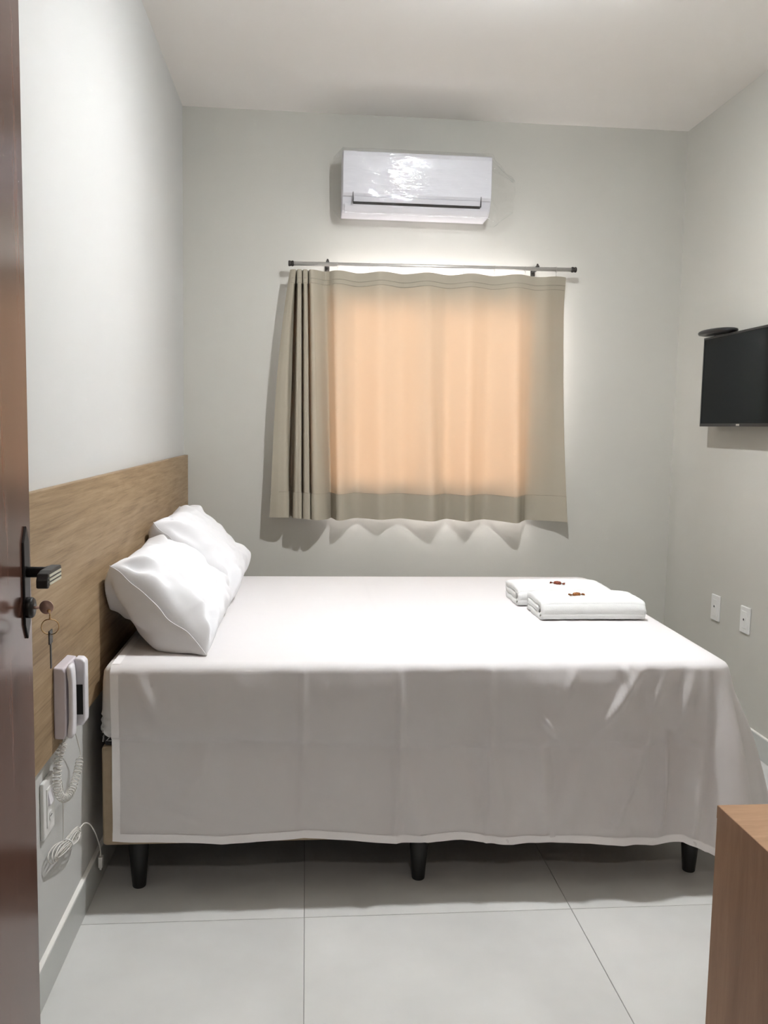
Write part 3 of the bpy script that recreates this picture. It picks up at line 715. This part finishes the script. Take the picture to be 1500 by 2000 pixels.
o = obj('cord_plug', boxes(((.021, 2.594, .076), (.033, 2.612, .110)), ((.024, 2.597, .068), (.030, 2.609, .077))), m_plate, bevel=.0015); put(o, lcord, (0, 0, 0))
lp = thing('outlet_plate', 'tall white outlet plate on the left wall under the headboard', 'outlet', (0, 2.15, .40)); L = lp.location
put(obj('cover', boxes(((.0003, 2.106, .402), (.010, 2.196, .547))), m_plate, bevel=.003, seg=3), lp, L)
put(obj('insert', boxes(((.0095, 2.128, .425), (.0125, 2.174, .524))), m_plate, bevel=.001), lp, L)
put(obj('rocker', prism([(.0122, .478), (.0185, .482), (.0135, .515), (.0122, .515)], 'y', 2.134, 2.168), m_phone_light, bevel=.001), lp, L)
put(obj('socket', lathe([(.012, .012), (.012, .0145)], 'x', (0, 2.151, .450), 18), m_plate), lp, L)
for dy in (-.006, 0, .006): put(obj('socket_hole', lathe([(.0018, .0143), (.0018, .0149)], 'x', (0, 2.151+dy, .450), 10), m_hole), lp, L)

# ------------------------------------------------------------------ desk at the right
QX0, QX1, QY0, QY1, QZ = 1.395, 2.625, .80, 1.472, .750
dk = thing('desk', 'brown wood-grain desk in the near right corner', 'desk', (QX0, 1.1, 0)); L = dk.location
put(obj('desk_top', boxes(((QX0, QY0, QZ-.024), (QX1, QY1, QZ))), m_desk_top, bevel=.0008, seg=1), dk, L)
put(obj('side_panel', boxes(((QX0, QY0, 0), (QX0+.024, QY1, QZ-.0242))), m_desk_shaded, bevel=.0008, seg=1), dk, L)
put(obj('side_panel', boxes(((QX1-.024, QY0, 0), (QX1, QY1, QZ-.0242))), m_desk_shaded, bevel=.0008, seg=1), dk, L)
put(obj('back_panel', boxes(((QX0+.0242, QY1-.04, .25), (QX1-.0242, QY1-.02, QZ-.0242))), m_desk_shaded), dk, L)
put(obj('edge_band', boxes(((QX0-.0006, QY0, QZ-.0245), (QX0, QY1, QZ-.0004))), m_desk_shaded), dk, L)
bm = bmesh.new()
for x, y in ((1.530, 1.415), (1.548, 1.385), (1.556, 1.398), (1.60, 1.36)): box(bm, (x, y, QZ), (x+.0035, y+.003, QZ+.0015))
o = put(obj('crumb', bm, m_speck), dk, L); o['kind'] = 'stuff'

# ------------------------------------------------------------------ ceiling lamp
lx, ly = LAMP
lm = thing('ceiling_lamp', 'small white ceiling lamp bulb above the bed', 'ceiling lamp', (lx, ly, H)); L = lm.location
put(obj('lamp_base', lathe([(.060, H-.0005), (.060, H-.012), (.030, H-.022), (.020, H-.026), (.020, H-.062), (.024, H-.070)], 'z', (lx, ly, 0), 40), m_lamp_body, smooth=True), lm, L)
put(obj('glow_rim', lathe([(.026, H-.0705), (.040, H-.082), (.038, H-.0965)], 'z', (lx, ly, 0), 40), m_lamp_rim, smooth=True), lm, L)
put(obj('diffuser', lathe([(.0355, H-.097), (.034, H-.103), (.022, H-.106), (.001, H-.107)], 'z', (lx, ly, 0), 40), m_lamp, smooth=True), lm, L)
cm = thing('corridor_fill_lamp', 'added round fill lamp on the corridor ceiling, out of view', 'ceiling lamp', (.75, -.70, H)); L = cm.location  # unseen lamp, added to fill the bed front, floor and door
put(obj('lamp_base', lathe([(.10, H-.0005), (.10, H-.020), (.085, H-.026)], 'z', (.75, -.70, 0), 40), m_lamp_body, smooth=True), cm, L)
put(obj('diffuser', lathe([(.080, H-.0265), (.078, H-.036), (.050, H-.042), (.001, H-.044)], 'z', (.75, -.70, 0), 40), m_corridor_fill, smooth=True), cm, L)
